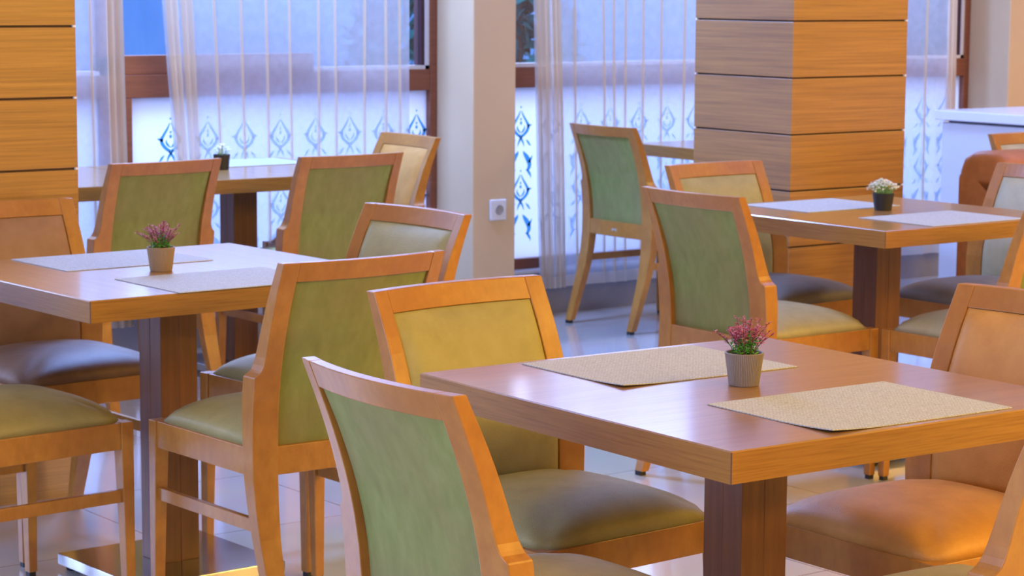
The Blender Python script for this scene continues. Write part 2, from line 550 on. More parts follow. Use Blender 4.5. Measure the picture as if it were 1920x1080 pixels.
def window(n, x0, x1, label, detail=True):
    w = empty('window_%d' % n, ((x0 + x1) / 2, FY, 0.19))
    tag(w, label, kind='structure')
    inv = Matrix.Translation((-(x0 + x1) / 2, -FY, -0.19))

    def part(name, bm, mat, **k):
        bmesh.ops.transform(bm, matrix=inv, verts=bm.verts)
        return obj(name, bm, mat, w, **k)
    bm = bmesh.new()
    box(bm, x0, x0 + 0.035, FY, 8.20, 0.19, 2.7)
    box(bm, x1 - 0.036, x1, FY, 8.20, 0.19, 2.7)
    xm = (x0 + x1) / 2
    a, b = x0 + 0.0352, x1 - 0.0362
    box(bm, a, b, FY + 0.001, 8.20, 0.195, 0.243)
    box(bm, a, b, FY + 0.001, 8.20, 0.989, 1.078)
    box(bm, a, b, FY + 0.001, 8.20, 2.62, 2.7)
    box(bm, xm - 0.045, xm + 0.087, FY, 8.20, 0.2432, 0.9888)
    part('window_frame', bm, M['frame'], bevel=0.003)
    bm = bmesh.new()     # sash of the wide fixed light with its deep bottom rail
    box(bm, xm - 0.045, 5.0 - 5.60 + x1, FY + 0.012, 8.19, 1.078, 1.152)
    box(bm, xm - 0.045, xm + 0.045, FY + 0.012, 8.19, 1.078, 2.62)
    part('window_sash', bm, M['frame'], bevel=0.003)
    bm = bmesh.new()     # dark rebate of the opening light
    box(bm, x1 - 0.072, x1 - 0.050, FY + 0.014, 8.19, 1.078, 2.62)
    part('gasket', bm, M['gasket'])
    bm = bmesh.new()
    box(bm, x1 - 0.056, x1 - 0.036, FY + 0.008, 8.19, 1.078, 2.62)
    box(bm, 5.0 - 5.60 + x1, x1 - 0.036, FY + 0.008, 8.19, 1.078, 1.094)
    box(bm, x0 + 0.035, x0 + 0.05, FY + 0.008, 8.19, 1.078, 2.62)
    box(bm, x0 + 0.035, xm - 0.045, FY + 0.008, 8.19, 1.078, 1.094)
    part('sash_trim', bm, M['sill'])
    part('glass', boxm(x0 + 0.03, x1 - 0.03, 8.155, 8.161, 1.07, 2.64), M['glass'])
    part('frosted_pane', boxm(x0 + 0.03, x1 - 0.03, 8.150, 8.155, 0.235, 1.0), M['film'])
    if detail:
        bm = bmesh.new()
        k0 = -10
        base = 6.06 if n == 2 else 5.512
        xs = [base + 0.166 * k for k in range(-30, 30)]
        for x in xs:
            if x0 + 0.07 < x < x1 - 0.07 and not -0.10 < x - xm < 0.14:
                motif(bm, x, 0.907, 0.278, 8.146)
                motif(bm, x, 0.629, 0.278, 8.146)
        part('film_ornament', bm, M['ornament'])
    part('window_sill', boxm(x0, x1, WY - 0.005, 8.125, 0.185, 0.198), M['sill'], bevel=0.002)
    return w


window(1, 2.57, 5.60, 'mahogany window with frosted ornamented lower pane behind the tied curtains')
window(2, 5.82, 8.85, 'mahogany window with frosted ornamented lower pane beside the socket pier')
w3 = empty('window_3', (0.83, FY, 0.19))
tag(w3, 'mahogany framed window in the bay behind the wood pillar', kind='structure')
bm = bmesh.new()
for a in ((-1.51, -1.47, 0, 2.51), (1.47, 1.51, 0, 2.51), (-0.05, 0.05, 0, 2.51)):
    box(bm, a[0], a[1], 0, 0.08, a[2], a[3])
for z in (0.0, 0.80, 2.43):
    box(bm, -1.51, 1.51, 0, 0.08, z, z + 0.08)
obj('window_frame', bm, M['frame'], w3)
obj('glass', boxm(-1.48, 1.48, 0.035, 0.041, 0.04, 2.47), M['glass'], w3)
for n, (y0, y1) in enumerate(((-0.95, 1.5), (1.75, 4.3), (4.55, 7.1))):
    w = empty('window_%d' % (n + 4), (-3.29, (y0 + y1) / 2, 0.45))
    tag(w, ('nearest', 'middle', 'farthest')[n] + ' wide window bay of the left wall', kind='structure')
    h = (y1 - y0) / 2
    bm = bmesh.new()
    for a, b, c, d in ((-h, -h + 0.05, 0, 2.35), (h - 0.05, h, 0, 2.35), (-h + 0.05, h - 0.05, 0, 0.05), (-h + 0.05, h - 0.05, 2.30, 2.35)):
        box(bm, -0.03, 0.01, a, b, c, d)
    obj('window_frame', bm, M['frame'], w)
    obj('glass', boxm(-0.012, -0.006, -h + 0.04, h - 0.04, 0.04, 2.31), M['glass'], w)

# the yard outside
struct('ground_yard', boxm(-6, 30, 8.5, 26, -0.6, -0.5), M['yard'], label='paved yard outside the windows')
struct('wall_yard', boxm(-2, 17, 13.6, 13.8, -0.5, 2.2), M['yard_wall'], label='blue painted yard wall beyond the window')


def shrub(x, y, r, h, n, label, seed):
    g = random.Random(seed)
    t = empty('shrub', (x, y, -0.5))
    tag(t, label, 'shrub', 'shrubs outside the windows')
    bm = bmesh.new()
    for k in range(5):
        a = g.uniform(0, 6.28)
        tube(bm, [(0, 0, 0), (0.2 * math.cos(a), 0.2 * math.sin(a), h * 0.4), (0.5 * r * math.cos(a), 0.5 * r * math.sin(a), h * 0.8)], 0.03, 5, 0.4)
    obj('trunk', bm, M['bark'], t)
    bm = bmesh.new()
    for k in range(n):
        u, v = g.uniform(0, 6.283), math.acos(g.uniform(-1, 1))
        q = g.uniform(0.55, 1.0)
        c = Vector((r * q * math.sin(v) * math.cos(u), r * q * math.sin(v) * math.sin(u), h * 0.55 + h * 0.5 * q * math.cos(v)))
        a = Vector((g.uniform(-1, 1), g.uniform(-1, 1), g.uniform(-.6, 1))).normalized()
        b = a.orthogonal().normalized()
        s = g.uniform(0.05, 0.11)
        p = [c - a * s, c + b * s * 0.45, c + a * s, c - b * s * 0.45]
        bm.faces.new([bm.verts.new(i) for i in p])
    obj('foliage', bm, M['hedge'], t)


shrub(7.35, 11.0, 0.33, 2.3, 1500, 'dark leafy shrub seen beside the curtain left of the pier', 3)
shrub(8.2, 11.0, 0.33, 2.3, 1500, 'dark leafy shrub seen between the pier and the sheer curtain', 5)

# ------------------------------------------------------------------ wood-clad pillars
GR = [0.138, 0.334, 0.530, 0.726, 0.9218, 1.1177, 1.3135, 1.509, 1.705, 1.90, 2.096, 2.29, 2.49, 2.69, 2.88]


def pillar(x0, x1, y0, y1, label):
    p = empty('wood_pillar', ((x0 + x1) / 2, (y0 + y1) / 2, 0))
    tag(p, label, kind='structure')
    hx, hy = (x1 - x0) / 2, (y1 - y0) / 2
    obj('pillar_core', boxm(-hx + 0.008, hx - 0.008, -hy + 0.008, hy - 0.008, 0, 3.0), M['groove'], p)
    zs = [0.0] + GR + [3.0]
    for a, b in zip(zs, zs[1:]):
        obj('panel', boxm(-hx, hx, -hy, hy, a + (0.003 if a else 0), b - (0.003 if b < 3 else 0)), M['pillar'], p, bevel=0.0012)
    bm = bmesh.new()
    for z in GR:
        box(bm, hx - 0.008, hx + 0.0005, -hy - 0.0005, -hy + 0.008, z - 0.003, z + 0.003)
        box(bm, -hx - 0.0005, -hx + 0.008, hy - 0.008, hy + 0.0005, z - 0.003, z + 0.003)
    obj('joint_clips', bm, M['clip'], p)


pillar(2.30, 2.862, 5.90, 6.42, 'square wood-clad pillar behind the brown suede chair')
pillar(5.570, 6.127, 5.921, 6.434, 'square wood-clad pillar behind the table with white flowers')

# ------------------------------------------------------------------ curtains
CY = 8.0


def px2x(px):   # abscissa on the curtain plane of the folds measured along the photo
    t = [(155, 3.88), (195, 3.97), (235, 4.06), (308, 4.22), (360, 4.34), (405, 4.44), (453, 4.56), (502, 4.67), (547, 4.78), (598, 4.91), (631, 4.99), (687, 5.13), (725, 5.23),
         (750, 5.30), (768, 5.35), (1000, 5.98), (1015, 6.02), (1030, 6.06), (1045, 6.11), (1078, 6.20), (1130, 6.36), (1150, 6.42), (1205, 6.58), (1240, 6.69), (1283, 6.82), (1300, 6.88),
         (1700, 8.24), (1735, 8.36), (1770, 8.49), (1800, 8.61)]
    return interp(t, px) * 1.005


def curtain(x0, x1, folds, bundles, label, lean0=0.0, lean1=0.0, ztop=2.86, zbot=0.125):
    """folds: abscissae of narrow pressed pleats; bundles: (xa, xb) stretches of tight gathers"""
    g = random.Random(int(x0 * 100))
    pts = [(x0, 0.0)]
    dense = []
    ev = [(f, f + 0.02, 'f') for f in folds] + [(a, b, 'b') for a, b in bundles]
    ev.sort()
    x = x0
    for a, b, k in ev:
        if a - x > 0.03:
            n = max(2, int((a - x) / 0.025))
            for i in range(1, n):
                t = i / n
                pts.append((x + (a - x) * t, 0.006 * math.sin(math.pi * t)))
        d0 = len(pts)
        if k == 'f':
            for dx, dy in ((-0.003, 0), (0.000, -0.003), (0.001, -0.007), (0.003, -0.010), (0.0045, -0.0095), (0.0045, -0.006), (0.0045, -0.003), (0.006, 0.0)):
                pts.append((a + dx, dy))
            x = a + 0.006
        else:
            n = max(3, int((b - a) / 0.0055))
            ph = g.uniform(0, 6)
            for i in range(n + 1):
                t = i / n
                pts.append((a + (b - a) * t, -0.006 - 0.030 * (0.5 + 0.5 * math.sin(ph + 2 * math.pi * t * (b - a) / 0.026 + 0.8 * math.sin(7 * t)))))
            x = b
        dense.append((d0, len(pts) - 1))
    n = max(2, int((x1 - x) / 0.025))
    for i in range(1, n + 1):
        t = i / n
        pts.append((x + (x1 - x) * t, 0.010 * math.sin(math.pi * t)))
    o = empty('curtain', ((x0 + x1) / 2, CY, zbot))
    tag(o, label, 'curtain', 'sheer curtains along the windows')

    def sheet(za, zb, off, nz):
        bm = bmesh.new()
        rows = []
        for j in range(nz + 1):
            z = za + (zb - za) * j / nz
            row = []
            for (px, py) in pts:
                t = (px - x0) / (x1 - x0)
                sh = (lean0 * (1 - t) ** 3 + lean1 * t ** 3) * (1.4 - z)
                wob = 0.004 * math.sin(px * 23 + z * 3.1)
                row.append(bm.verts.new((px + sh - (x0 + x1) / 2, py + wob + off, z - zbot)))
            rows.append(row)
        for a, b in zip(rows, rows[1:]):
            for i in range(len(a) - 1):
                f = bm.faces.new((a[i], a[i + 1], b[i + 1], b[i]))
                f.material_index = 1 if any(p <= i < q for p, q in dense) else 0
        return bm
    obj('voile', sheet(zbot, ztop, 0, 22), [M['curtain'], M['pleat']], o, smooth=True)
    obj('hem', sheet(zbot, zbot + 0.05, -0.003, 2), [M['hem'], M['hem']], o, smooth=True)
    bm = bmesh.new()
    box(bm, -(x1 - x0) / 2, (x1 - x0) / 2, -0.045, 0.02, ztop - zbot, ztop - zbot + 0.03)
    obj('heading_tape', bm, M['hem'], o)
    return o


X = px2x
curtain(3.55, X(229), [3.62, 3.72, 3.82, X(172)], [(X(196), X(228))], 'sheer curtain hanging beside the pillar behind the brown chair', 0, 0.02)
curtain(X(308), X(769), [X(q) for q in (405, 453, 502, 547, 598, 631, 687, 725, 750)], [(X(310), X(330)), (X(340), X(358))],
        'widest sheer curtain, behind the far table with the small black pot', 0.07, 0.0)
curtain(X(1000), 7.35, [X(q) for q in (1078, 1130, 1150, 1172, 1205, 1240, 1283)] + [7.0, 7.13, 7.25], [(X(1001), X(1022)), (X(1028), X(1047))],
        'sheer curtain behind the lone green-backed chair', 0.04, 0.0)
curtain(7.6, X(1790), [7.7, 7.85, 8.0, 8.12, X(1737)], [(X(1770), X(1788))], 'sheer curtain at the end of the white counter', 0, 0)

# ------------------------------------------------------------------ wall socket
s = empty('wall_socket', (5.7255, 7.86, 0.497))
tag(s, 'white square power socket on the cream pier', 'socket')
obj('plate', boxm(-0.0415, 0.0415, -0.011, 0, -0.0435, 0.0435), M['plate'], s, bevel=0.004)
bm = bmesh.new()
loft(bm, [[(0.004 + r * math.cos(2 * math.pi * k / 24), y, r * math.sin(2 * math.pi * k / 24)) for k in range(24)] for r, y in ((0.0215, -0.0112), (0.0205, -0.0135), (0.0185, -0.0135), (0.0175, -0.0118), (0.0001, -0.0116))], cap=False)
obj('socket_well', bm, M['plate_dark'], s, smooth=False)


# ------------------------------------------------------------------ tables
def make_table():
    t = empty('dining_table')
    sx, sy, th = 0.4005, 0.423, 0.05
    bm = bmesh.new()
    c = 0.0016
    ring = [(-sx + c, -sy), (sx - c, -sy), (sx, -sy + c), (sx, sy - c), (sx - c, sy), (-sx + c, sy), (-sx, sy - c), (-sx, -sy + c)]
    e = 0.0022
    ring2 = [(a * (1 - e / 0.42), b * (1 - e / 0.42)) for a, b in ring]
    vs = loft(bm, [[(a, b, 0.70) for a, b in ring], [(a, b, 0.75 - e) for a, b in ring], [(a, b, 0.75) for a, b in ring2]])
    bm.faces.ensure_lookup_table()
    for f in bm.faces:
        nrm = f.normal if f.normal.length else f.calc_center_median()
        f.normal_update()
        nrm = f.normal
        if abs(nrm.z) > 0.5:
            f.material_index = 0
        elif abs(nrm.x) > 0.3 and abs(nrm.y) > 0.3:
            f.material_index = 2
        else:
            f.material_index = 1
    obj('tabletop', bm, [M['table_top'], M['table_edge'], M['seam']], t)
    px, py, g = 0.0515, 0.050, 0.0012
    ring = []
    for sgx, sgy, ax in ((0, -1, 'x'), (1, 0, 'y'), (0, 1, 'x'), (-1, 0, 'y')):
        if ax == 'x':
            q = [(-px * -sgy * 1, 0), (-g, 0), (0, 0), (g, 0)]
        ring += []
    ring = [(-px, -py), (-g, -py), (0, -py + g), (g, -py), (px, -py), (px, -g), (px - g, 0), (px, g), (px, py), (g, py), (0, py - g), (-g, py), (-px, py), (-px, g), (-px + g, 0), (-px, -g)]
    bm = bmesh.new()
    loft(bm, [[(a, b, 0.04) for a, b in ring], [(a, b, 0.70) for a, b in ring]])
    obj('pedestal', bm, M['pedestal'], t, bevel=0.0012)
    bm = bmesh.new()
    box(bm, -0.232, 0.232, -0.232, 0.232, 0.013, 0.04)
    for f in bm.faces:
        f.normal_update()
        f.material_index = 0 if f.normal.z > 0.5 else 1
    obj('base_plate', bm, [M['steel'], M['steel_edge']], t, bevel=0.002)
    for ax in (-1, 1):
        for ay in (-1, 1):
            bm = bmesh.new()
            loft(bm, [[(ax * 0.20 + r * math.cos(k * math.pi / 8), ay * 0.20 + r * math.sin(k * math.pi / 8), z) for k in range(16)] for r, z in ((0.018, 0.0), (0.021, 0.006), (0.021, 0.013))])
            obj('foot', bm, M['rubber'], t)
    return t


def copy_thing(t):
    c = t.copy()
    C.objects.link(c)
    for ch in t.children:
        d = ch.copy()
        C.objects.link(d)
        d.parent = c
        for g in ch.children:
            e = g.copy()
            C.objects.link(e)
            e.parent = d
    return c


table0 = make_table()
TAB = [
    (2.6905, 2.9556, R(-1.04), 'nearest square wooden pedestal table, grey pot of pink heather on it'),
    (2.6451, 4.9807, R(2.06 + 90), 'square wooden pedestal table under the beige pot of pink heather'),
    (5.1365, 5.0654, R(0.17), 'square wooden pedestal table with the black pot of white flowers, in front of a pillar'),
    (4.308, 7.545, R(90), 'wooden pedestal table by the curtains with the small black pot on it'),
    (3.452, 7.545, R(90), 'wooden pedestal table by the curtains, partly hidden behind the wood pillar'),
    (6.86, 7.45, R(0), 'wooden table behind the wood pillar, only its edge seen by the lone chair'),
]
for i, (x, y, a, lab) in enumerate(TAB):
    t = table0 if i == 0 else copy_thing(table0)
    t.location = (x, y, 0)
    t.rotation_euler = (0, 0, a)
    tag(t, lab, 'table', 'pedestal dining tables')
    k = (0.80, 0.87, 0.75, 0.80, 0.80, 0.80)[i]
    for ch in t.children:
        if ch.name.startswith(('base_plate', 'foot')):
            ch.scale = (k, k, 1)


# ------------------------------------------------------------------ chairs
# local frame: x to the sitter's right, y forward, z up; y = 0 is the back of the seat frame
ZS, ZT, D = 0.447, 0.854, 0.445
HW, HT = 0.2325, 0.2105
REAR = smooth_tab([(0, -0.097), (0.12, -0.060), (0.25, -0.022), (0.36, -0.004), (0.447, 0.0), (0.55, -0.005), (0.65, -0.022), (0.75, -0.051), (0.854, -0.091)])
FRONT = smooth_tab([(0, -0.070), (0.12, -0.029), (0.25, 0.012), (0.36, 0.034), (0.447, 0.041), (0.55, 0.041), (0.60, 0.034), (0.65, 0.018), (0.75, -0.018), (0.854, -0.066)])
OUT = [(0, 0.222), (0.2, 0.229), (0.38, HW), (0.600, HW), (0.603, HW - 0.001), (0.606, 0.2275), (0.611, 0.2215), (0.617, 0.2180), (0.628, 0.2145), (0.645, 0.2128), (0.68, 0.2120), (ZT, HT)]
INN = [(0, 0.190), (0.2, 0.180), (0.36, 0.172), (0.46, 0.171), (ZT, 0.1735)]


def sag(x, z):
    k = 0.012 + 0.016 * max(0.0, min(1.0, (z - ZS) / 0.4)) if z > 0.40 else 0.012 * max(0.0, (z - 0.2) / 0.2)
    return -k * (1 - (x / 0.215) ** 2)


def rear(x, z): return interp(REAR, z) + sag(x, z)
def front(x, z): return interp(FRONT, z) + sag(x, z)


def make_chair():
    t = empty('dining_chair')
    w = M['chair_wood']
    zz = [0.012, 0.06, 0.12, 0.18, 0.25, 0.32, 0.38, 0.447, 0.50, 0.55, 0.595, 0.600, 0.603, 0.606, 0.6085, 0.611, 0.614, 0.617, 0.622, 0.628, 0.636, 0.645, 0.66, 0.68, 0.71, 0.74, 0.77, 0.80, 0.83, ZT]
    for sg in (-1, 1):
        bm = bmesh.new()
        rings = []
        for z in zz:
            a, b = interp(INN, z), interp(OUT, z)
            r = [(sg * a, rear(a, z), z), (sg * b, rear(b, z), z), (sg * b, front(b, z), z), (sg * a, front(a, z), z)]
            rings.append(r if sg > 0 else r[::-1])
        loft(bm, rings)
        leg = obj('rear_leg', bm, w, t, bevel=0.0018)
        a, b = interp(INN, 0), interp(OUT, 0)
        m = (a + b) / 2
        obj('glide', boxm(sg * m - 0.012, sg * m + 0.012, -0.095, -0.073, 0, 0.013), M['rubber'], leg)
    for sg in (-1, 1):
        bm = bmesh.new()
        rings = []
        for z, wx, wy in ((0.012, 0.024, 0.022), (0.20, 0.029, 0.026), (0.375, 0.035, 0.031), (ZS, 0.035, 0.031)):
            xo, xi = sg * HW, sg * (HW - wx)
            r = [(xi, D - wy, z), (xo, D - wy, z), (xo, D, z), (xi, D, z)]
            rings.append(r if sg > 0 else r[::-1])
        loft(bm, rings)
        leg = obj('front_leg', bm, w, t, bevel=0.0018)
        obj('glide', boxm(sg * 0.221 - 0.009, sg * 0.221 + 0.009, D - 0.020, D - 0.003, 0, 0.013), M['rubber'], leg)
    for sg in (-1, 1):
        bm = bmesh.new()
        xo, xi = sg * (HW - 0.004), sg * (HW - 0.026)
        loft(bm, [[(min(xo, xi), y, 0.385), (max(xo, xi), y, 0.385), (max(xo, xi), y, ZS - 0.001), (min(xo, xi), y, ZS - 0.001)] for y in (D - 0.031, 0.036)])
        obj('side_rail', bm, w, t, bevel=0.0012)
        bm = bmesh.new()
        xo, xi = sg * (HW - 0.008), sg * (HW - 0.022)
        loft(bm, [[(min(xo, xi), y, 0.262), (max(xo, xi), y, 0.262), (max(xo, xi), y, 0.291), (min(xo, xi), y, 0.291)] for y in (D - 0.028, 0.012)])
        obj('stretcher', bm, w, t, bevel=0.0012)
    obj('front_rail', boxm(-HW + 0.034, HW - 0.034, D - 0.026, D - 0.004, 0.385, ZS - 0.001), w, t, bevel=0.0012)

    def bent(xa, xb, za, zb, f0, f1, n=16):
        """plank between two x, following the curve of the back"""
        bm = bmesh.new()
        rings = []
        for i in range(n + 1):
            x = xa + (xb - xa) * i / n
            rings.append([(x, f0(x, za), za), (x, f1(x, za), za), (x, f1(x, zb), zb), (x, f0(x, zb), zb)])
        loft(bm, rings)
        bmesh.ops.recalc_face_normals(bm, faces=bm.faces)
        return bm
    xi = 0.172
    obj('back_rail', bent(-0.172, 0.172, 0.385, ZS, lambda x, z: rear(x, z) + 0.002, lambda x, z: rear(x, z) + 0.026), w, t, bevel=0.0012)
    obj('top_rail', bent(-0.1735, 0.1735, ZT - 0.043, ZT, lambda x, z: rear(x, z) + 0.0008, lambda x, z: front(x, z) - 0.0008), w, t, bevel=0.0018)
    # upholstered back: green rear panel and padded front
    bm = bmesh.new()
    nx, nz = 14, 14
    rows = []
    for j in range(nz + 1):
        z = ZS + (ZT - 0.043 - ZS) * j / nz
        rows.append([(-0.171 + 0.3425 * i / nx, z) for i in range(nx + 1)])
    off = lambda z: 0.007 + 0.010 * math.sin(math.pi * min(1.0, (ZT - 0.043 - z) / 0.30) / 2)
    fr = [[bm.verts.new((x, rear(x, z) + off(z), z)) for x, z in r] for r in rows]
    bk = [[bm.verts.new((x, rear(x, z) + off(z) + 0.004, z)) for x, z in r] for r in rows]
    for j in range(nz):
        for i in range(nx):
            bm.faces.new((fr[j][i], fr[j][i + 1], fr[j + 1][i + 1], fr[j + 1][i]))
            bm.faces.new((bk[j][i + 1], bk[j][i], bk[j + 1][i], bk[j + 1][i + 1]))
    obj('back_panel', bm, M['green'], t, smooth=True)
    bm = bmesh.new()
    nx, nz = 22, 22
    V = []
    for j in range(nz + 1):
        v = -1 + 2 * j / nz
        z = 0.632 + v * 0.178
        row = []
        for i in range(nx + 1):
            u = -1 + 2 * i / nx
            x = u * 0.1722
            bul = (1 - abs(u) ** 9) ** 0.5 * (1 - abs(v) ** 10) ** 0.5
            crown = (1 - u * u) * (1 - v * v)
            row.append(bm.verts.new((x, front(x, z) - 0.004 + 0.011 * bul + 0.018 * crown ** 0.7, z)))
        V.append(row)
    for j in range(nz):
        for i in range(nx):
            bm.faces.new((V[j][i + 1], V[j][i], V[j + 1][i], V[j + 1][i + 1]))
    obj('backrest_cushion', bm, M['olive'], t, smooth=True)
    # crowned seat cushion
    bm = bmesh.new()
    n = 30
    V = []
    y0, y1 = 0.012, D - 0.005
    for j in range(n + 1):
        v = -1 + 2 * j / n
        row = []
        for i in range(n + 1):
            u = -1 + 2 * i / n
            # square grid pulled to rounded corners
            r = (abs(u) ** 9 + abs(v) ** 9) ** (1 / 9)
            m = max(abs(u), abs(v))
            k = (m / r) if r > 1e-6 else 1
            uu, vv = u * k, v * k
            half = 0.222 if vv > -0.84 else 0.222 - 0.052
            x = uu * (0.222 if vv > -0.86 else 0.169)
            y = (y0 + y1) / 2 + vv * (y1 - y0) / 2
            h = 0.052 * (1 - abs(u) ** 3.4) ** 0.55 * (1 - abs(v) ** 4.5) ** 0.5 + 0.012 * (1 - u * u) * (1 - v * v)
            row.append(bm.verts.new((x, y, ZS - 0.002 + h)))
        V.append(row)
    for j in range(n):
        for i in range(n):
            bm.faces.new((V[j][i], V[j][i + 1], V[j + 1][i + 1], V[j + 1][i]))
    border = V[0] + [r[-1] for r in V[1:]] + V[-1][-2::-1] + [r[0] for r in V[-2:0:-1]]
    bm.faces.new(border[::-1])
    obj('seat_cushion', bm, M['olive'], t, smooth=True)
    return t


chair0 = make_chair()
CH = [
    # x, y, facing, cushion, label
    (1.970, 2.890, -90 - 0.7, 'sage', 'nearest green-backed wooden chair, its curved back turned to us by the near table'),
    (2.613, 3.635, 180 + 3.9, 'olive', 'wooden chair with olive suede front tucked behind the near table'),
    (3.360, 2.947, 90 - 0.1, 'tan', 'wooden chair with tan orange leather seat and back beside the near table'),
    (2.705, 2.205, 0.0, 'sage', 'green-backed chair cut off by the picture edge, in front of the tan leather chair'),
    (2.695, 4.270, 2.1, 'olive', 'green-backed wooden chair seen from behind at the beige-pot table, its legs in full view'),
    (1.940, 4.888, -90 + 5.2, 'olive', 'olive seated chair at the picture edge, only its seat and front legs seen'),
    (2.575, 5.690, 180 + 3.5, 'brown', 'wooden chair with brown suede seat and back before the wood pillar'),
    (3.318, 5.012, 90 + 4.2, 'olive', 'wooden chair with pale olive front across the beige-pot table, left of the pier'),
    (4.409, 5.005, -90 + 0.2, 'sage', 'green-backed chair with sage seat at the white-flower table, behind the grey pot'),
    (5.104, 5.710, 180 + 2.5, 'olive', 'olive fronted chair between the white-flower table and the wood pillar'),
    (5.842, 5.075, 90 + 0.1, 'sage', 'sage fronted chair beyond the white-flower table in front of the rust sofa'),
    (5.085, 4.315, -0.1, 'sage', 'chair with sage seat on the near side of the white-flower table, behind the tan chair'),
    (6.143, 7.584, -90 + 0.1, 'sage', 'lone green-backed chair before the sheer curtain, all of its curved rear legs in view'),
    (3.614, 6.892, 4.2, 'olive', 'green-backed chair at the window tables, nearest the wood pillar'),
    (4.290, 6.818, 1.7, 'olive', 'green-backed chair at the window tables, under the small black pot'),
    (4.960, 7.495, 90 - 3.8, 'tan', 'tan leather fronted chair at the end of the window tables beside the pier'),
    (7.240, 6.250, 180, 'sage', 'wooden chair whose top rail shows over the rust sofa'),
]
for i, (x, y, a, cu, lab) in enumerate(CH):
    c = chair0 if i == 0 else copy_thing(chair0)
    c.location = (x, y, 0)
    c.rotation_euler = (0, 0, R(a))
    tag(c, lab, 'chair', 'upholstered wooden dining chairs')
    for ch in c.children:
        if 'cushion' in ch.name:
            ch.material_slots[0].link = 'OBJECT'
            ch.material_slots[0].material = M[{6: 'umber', 9: 'taupe', 10: 'taupe'}.get(i, cu) if 'seat' in ch.name else cu]
    if i == 12:
        o = obj('maker_tag', boxm(-0.016, 0.016, -0.0105, -0.006, 0.405, 0.419), M['tag'], c)
        o.location = (0.0, 0.0, 0.0)


# ------------------------------------------------------------------ placemats
def placemat(x, y, a, label, lift=None, z=0.75):
    """40 x 30 cm woven mat; lift = (corner sx, sy, height)"""
    bm = bmesh.new()
    nx, ny = 28, 22
    T, B = [], []
    for j in range(ny + 1):
        tr, br = [], []
        for i in range(nx + 1):
            px, py = -0.2 + 0.4 * i / nx, -0.15 + 0.3 * j / ny
            h = 0.0
            if lift:
                dx, dy = abs(px - lift[0] * 0.2), abs(py - lift[1] * 0.15)
                d = dx + dy
                h = lift[2] * max(0, 1 - d / 0.13) ** 2
            tr.append(bm.verts.new((px, py, 0.0021 + h)))
            br.append(bm.verts.new((px, py, 0.0004 + h)))
        T.append(tr)
        B.append(br)
    for j in range(ny):
        for i in range(nx):
            bm.faces.new((T[j][i], T[j][i + 1], T[j + 1][i + 1], T[j + 1][i]))
            bm.faces.new((B[j][i + 1], B[j][i], B[j + 1][i], B[j + 1][i + 1]))
    for i in range(nx):
        bm.faces.new((B[0][i], B[0][i + 1], T[0][i + 1], T[0][i]))
        bm.faces.new((B[-1][i + 1], B[-1][i], T[-1][i], T[-1][i + 1]))
    for j in range(ny):
        bm.faces.new((B[j + 1][0], B[j][0], T[j][0], T[j + 1][0]))
        bm.faces.new((B[j][-1], B[j + 1][-1], T[j + 1][-1], T[j][-1]))
    o = obj('placemat', bm, M['mat'])
    o.location = (x, y, z)
    o.rotation_euler = (0, 0, a)
    tag(o, label, 'placemat', 'woven beige placemats on the tables')
    return o


placemat(2.700, 3.204, R(-1.2), 'woven beige placemat on the nearest table, behind the grey pot', (-1, -1, 0.004))
placemat(2.706, 2.700, R(-1.2), 'woven beige placemat on the nearest table, in front of the grey pot', (-1, -1, 0.005))
placemat(2.617, 5.212, R(1.2), 'woven beige placemat behind the beige pot')
placemat(2.652, 4.722, R(1.4), 'woven beige placemat in front of the beige pot, its end hidden by a chair')
placemat(5.117, 5.300, R(1.0), 'woven placemat behind the black pot of white flowers')
placemat(5.135, 4.800, R(0.8), 'woven placemat in front of the black pot of white flowers')
placemat(4.48, 7.77, R(0), 'woven placemat at the curtain side of the far table beside the small black pot')


# ------------------------------------------------------------------ potted plants
def pot_mesh(r1, r0, h, ribs, n=180):
    bm = bmesh.new()
    prof = [(r0 - 0.002, 0.0), (r0, 0.0015), (r0 + (r1 - r0) * 0.5, h * 0.5), (r1, h - 0.004), (r1 + 0.0005, h - 0.001), (r1 - 0.0015, h), (r1 - 0.0035, h - 0.001), (r1 - 0.005, h - 0.012)]
    rings = []
    for q, (r, z) in enumerate(prof):
        ring = []
        for k in range(n):
            d = 0.0
            if ribs and 1 <= q <= 3:
                d = -0.0013 * (k % 3 == 0)
            ring.append(((r + d) * math.cos(2 * math.pi * k / n), (r + d) * math.sin(2 * math.pi * k / n), z))
        rings.append(ring)
    loft(bm, rings)
    return bm


def leaf(bm, p, d, l, w, up=0.2):
    d = Vector(d).normalized()
    s = d.cross(Vector((0, 0, 1)))
    if s.length < 1e-3: s = Vector((1, 0, 0))
    s.normalize()
    nrm = s.cross(d)
    p = Vector(p)
    pts = [p, p + d * l * 0.5 + s * w, p + d * l + nrm * l * up * -0.5, p + d * l * 0.5 - s * w, p + d * l * 0.5 + nrm * l * 0.12]
    v = [bm.verts.new(q) for q in pts]
    bm.faces.new((v[0], v[1], v[4]))
    bm.faces.new((v[1], v[2], v[4]))
    bm.faces.new((v[2], v[3], v[4]))
    bm.faces.new((v[3], v[0], v[4]))


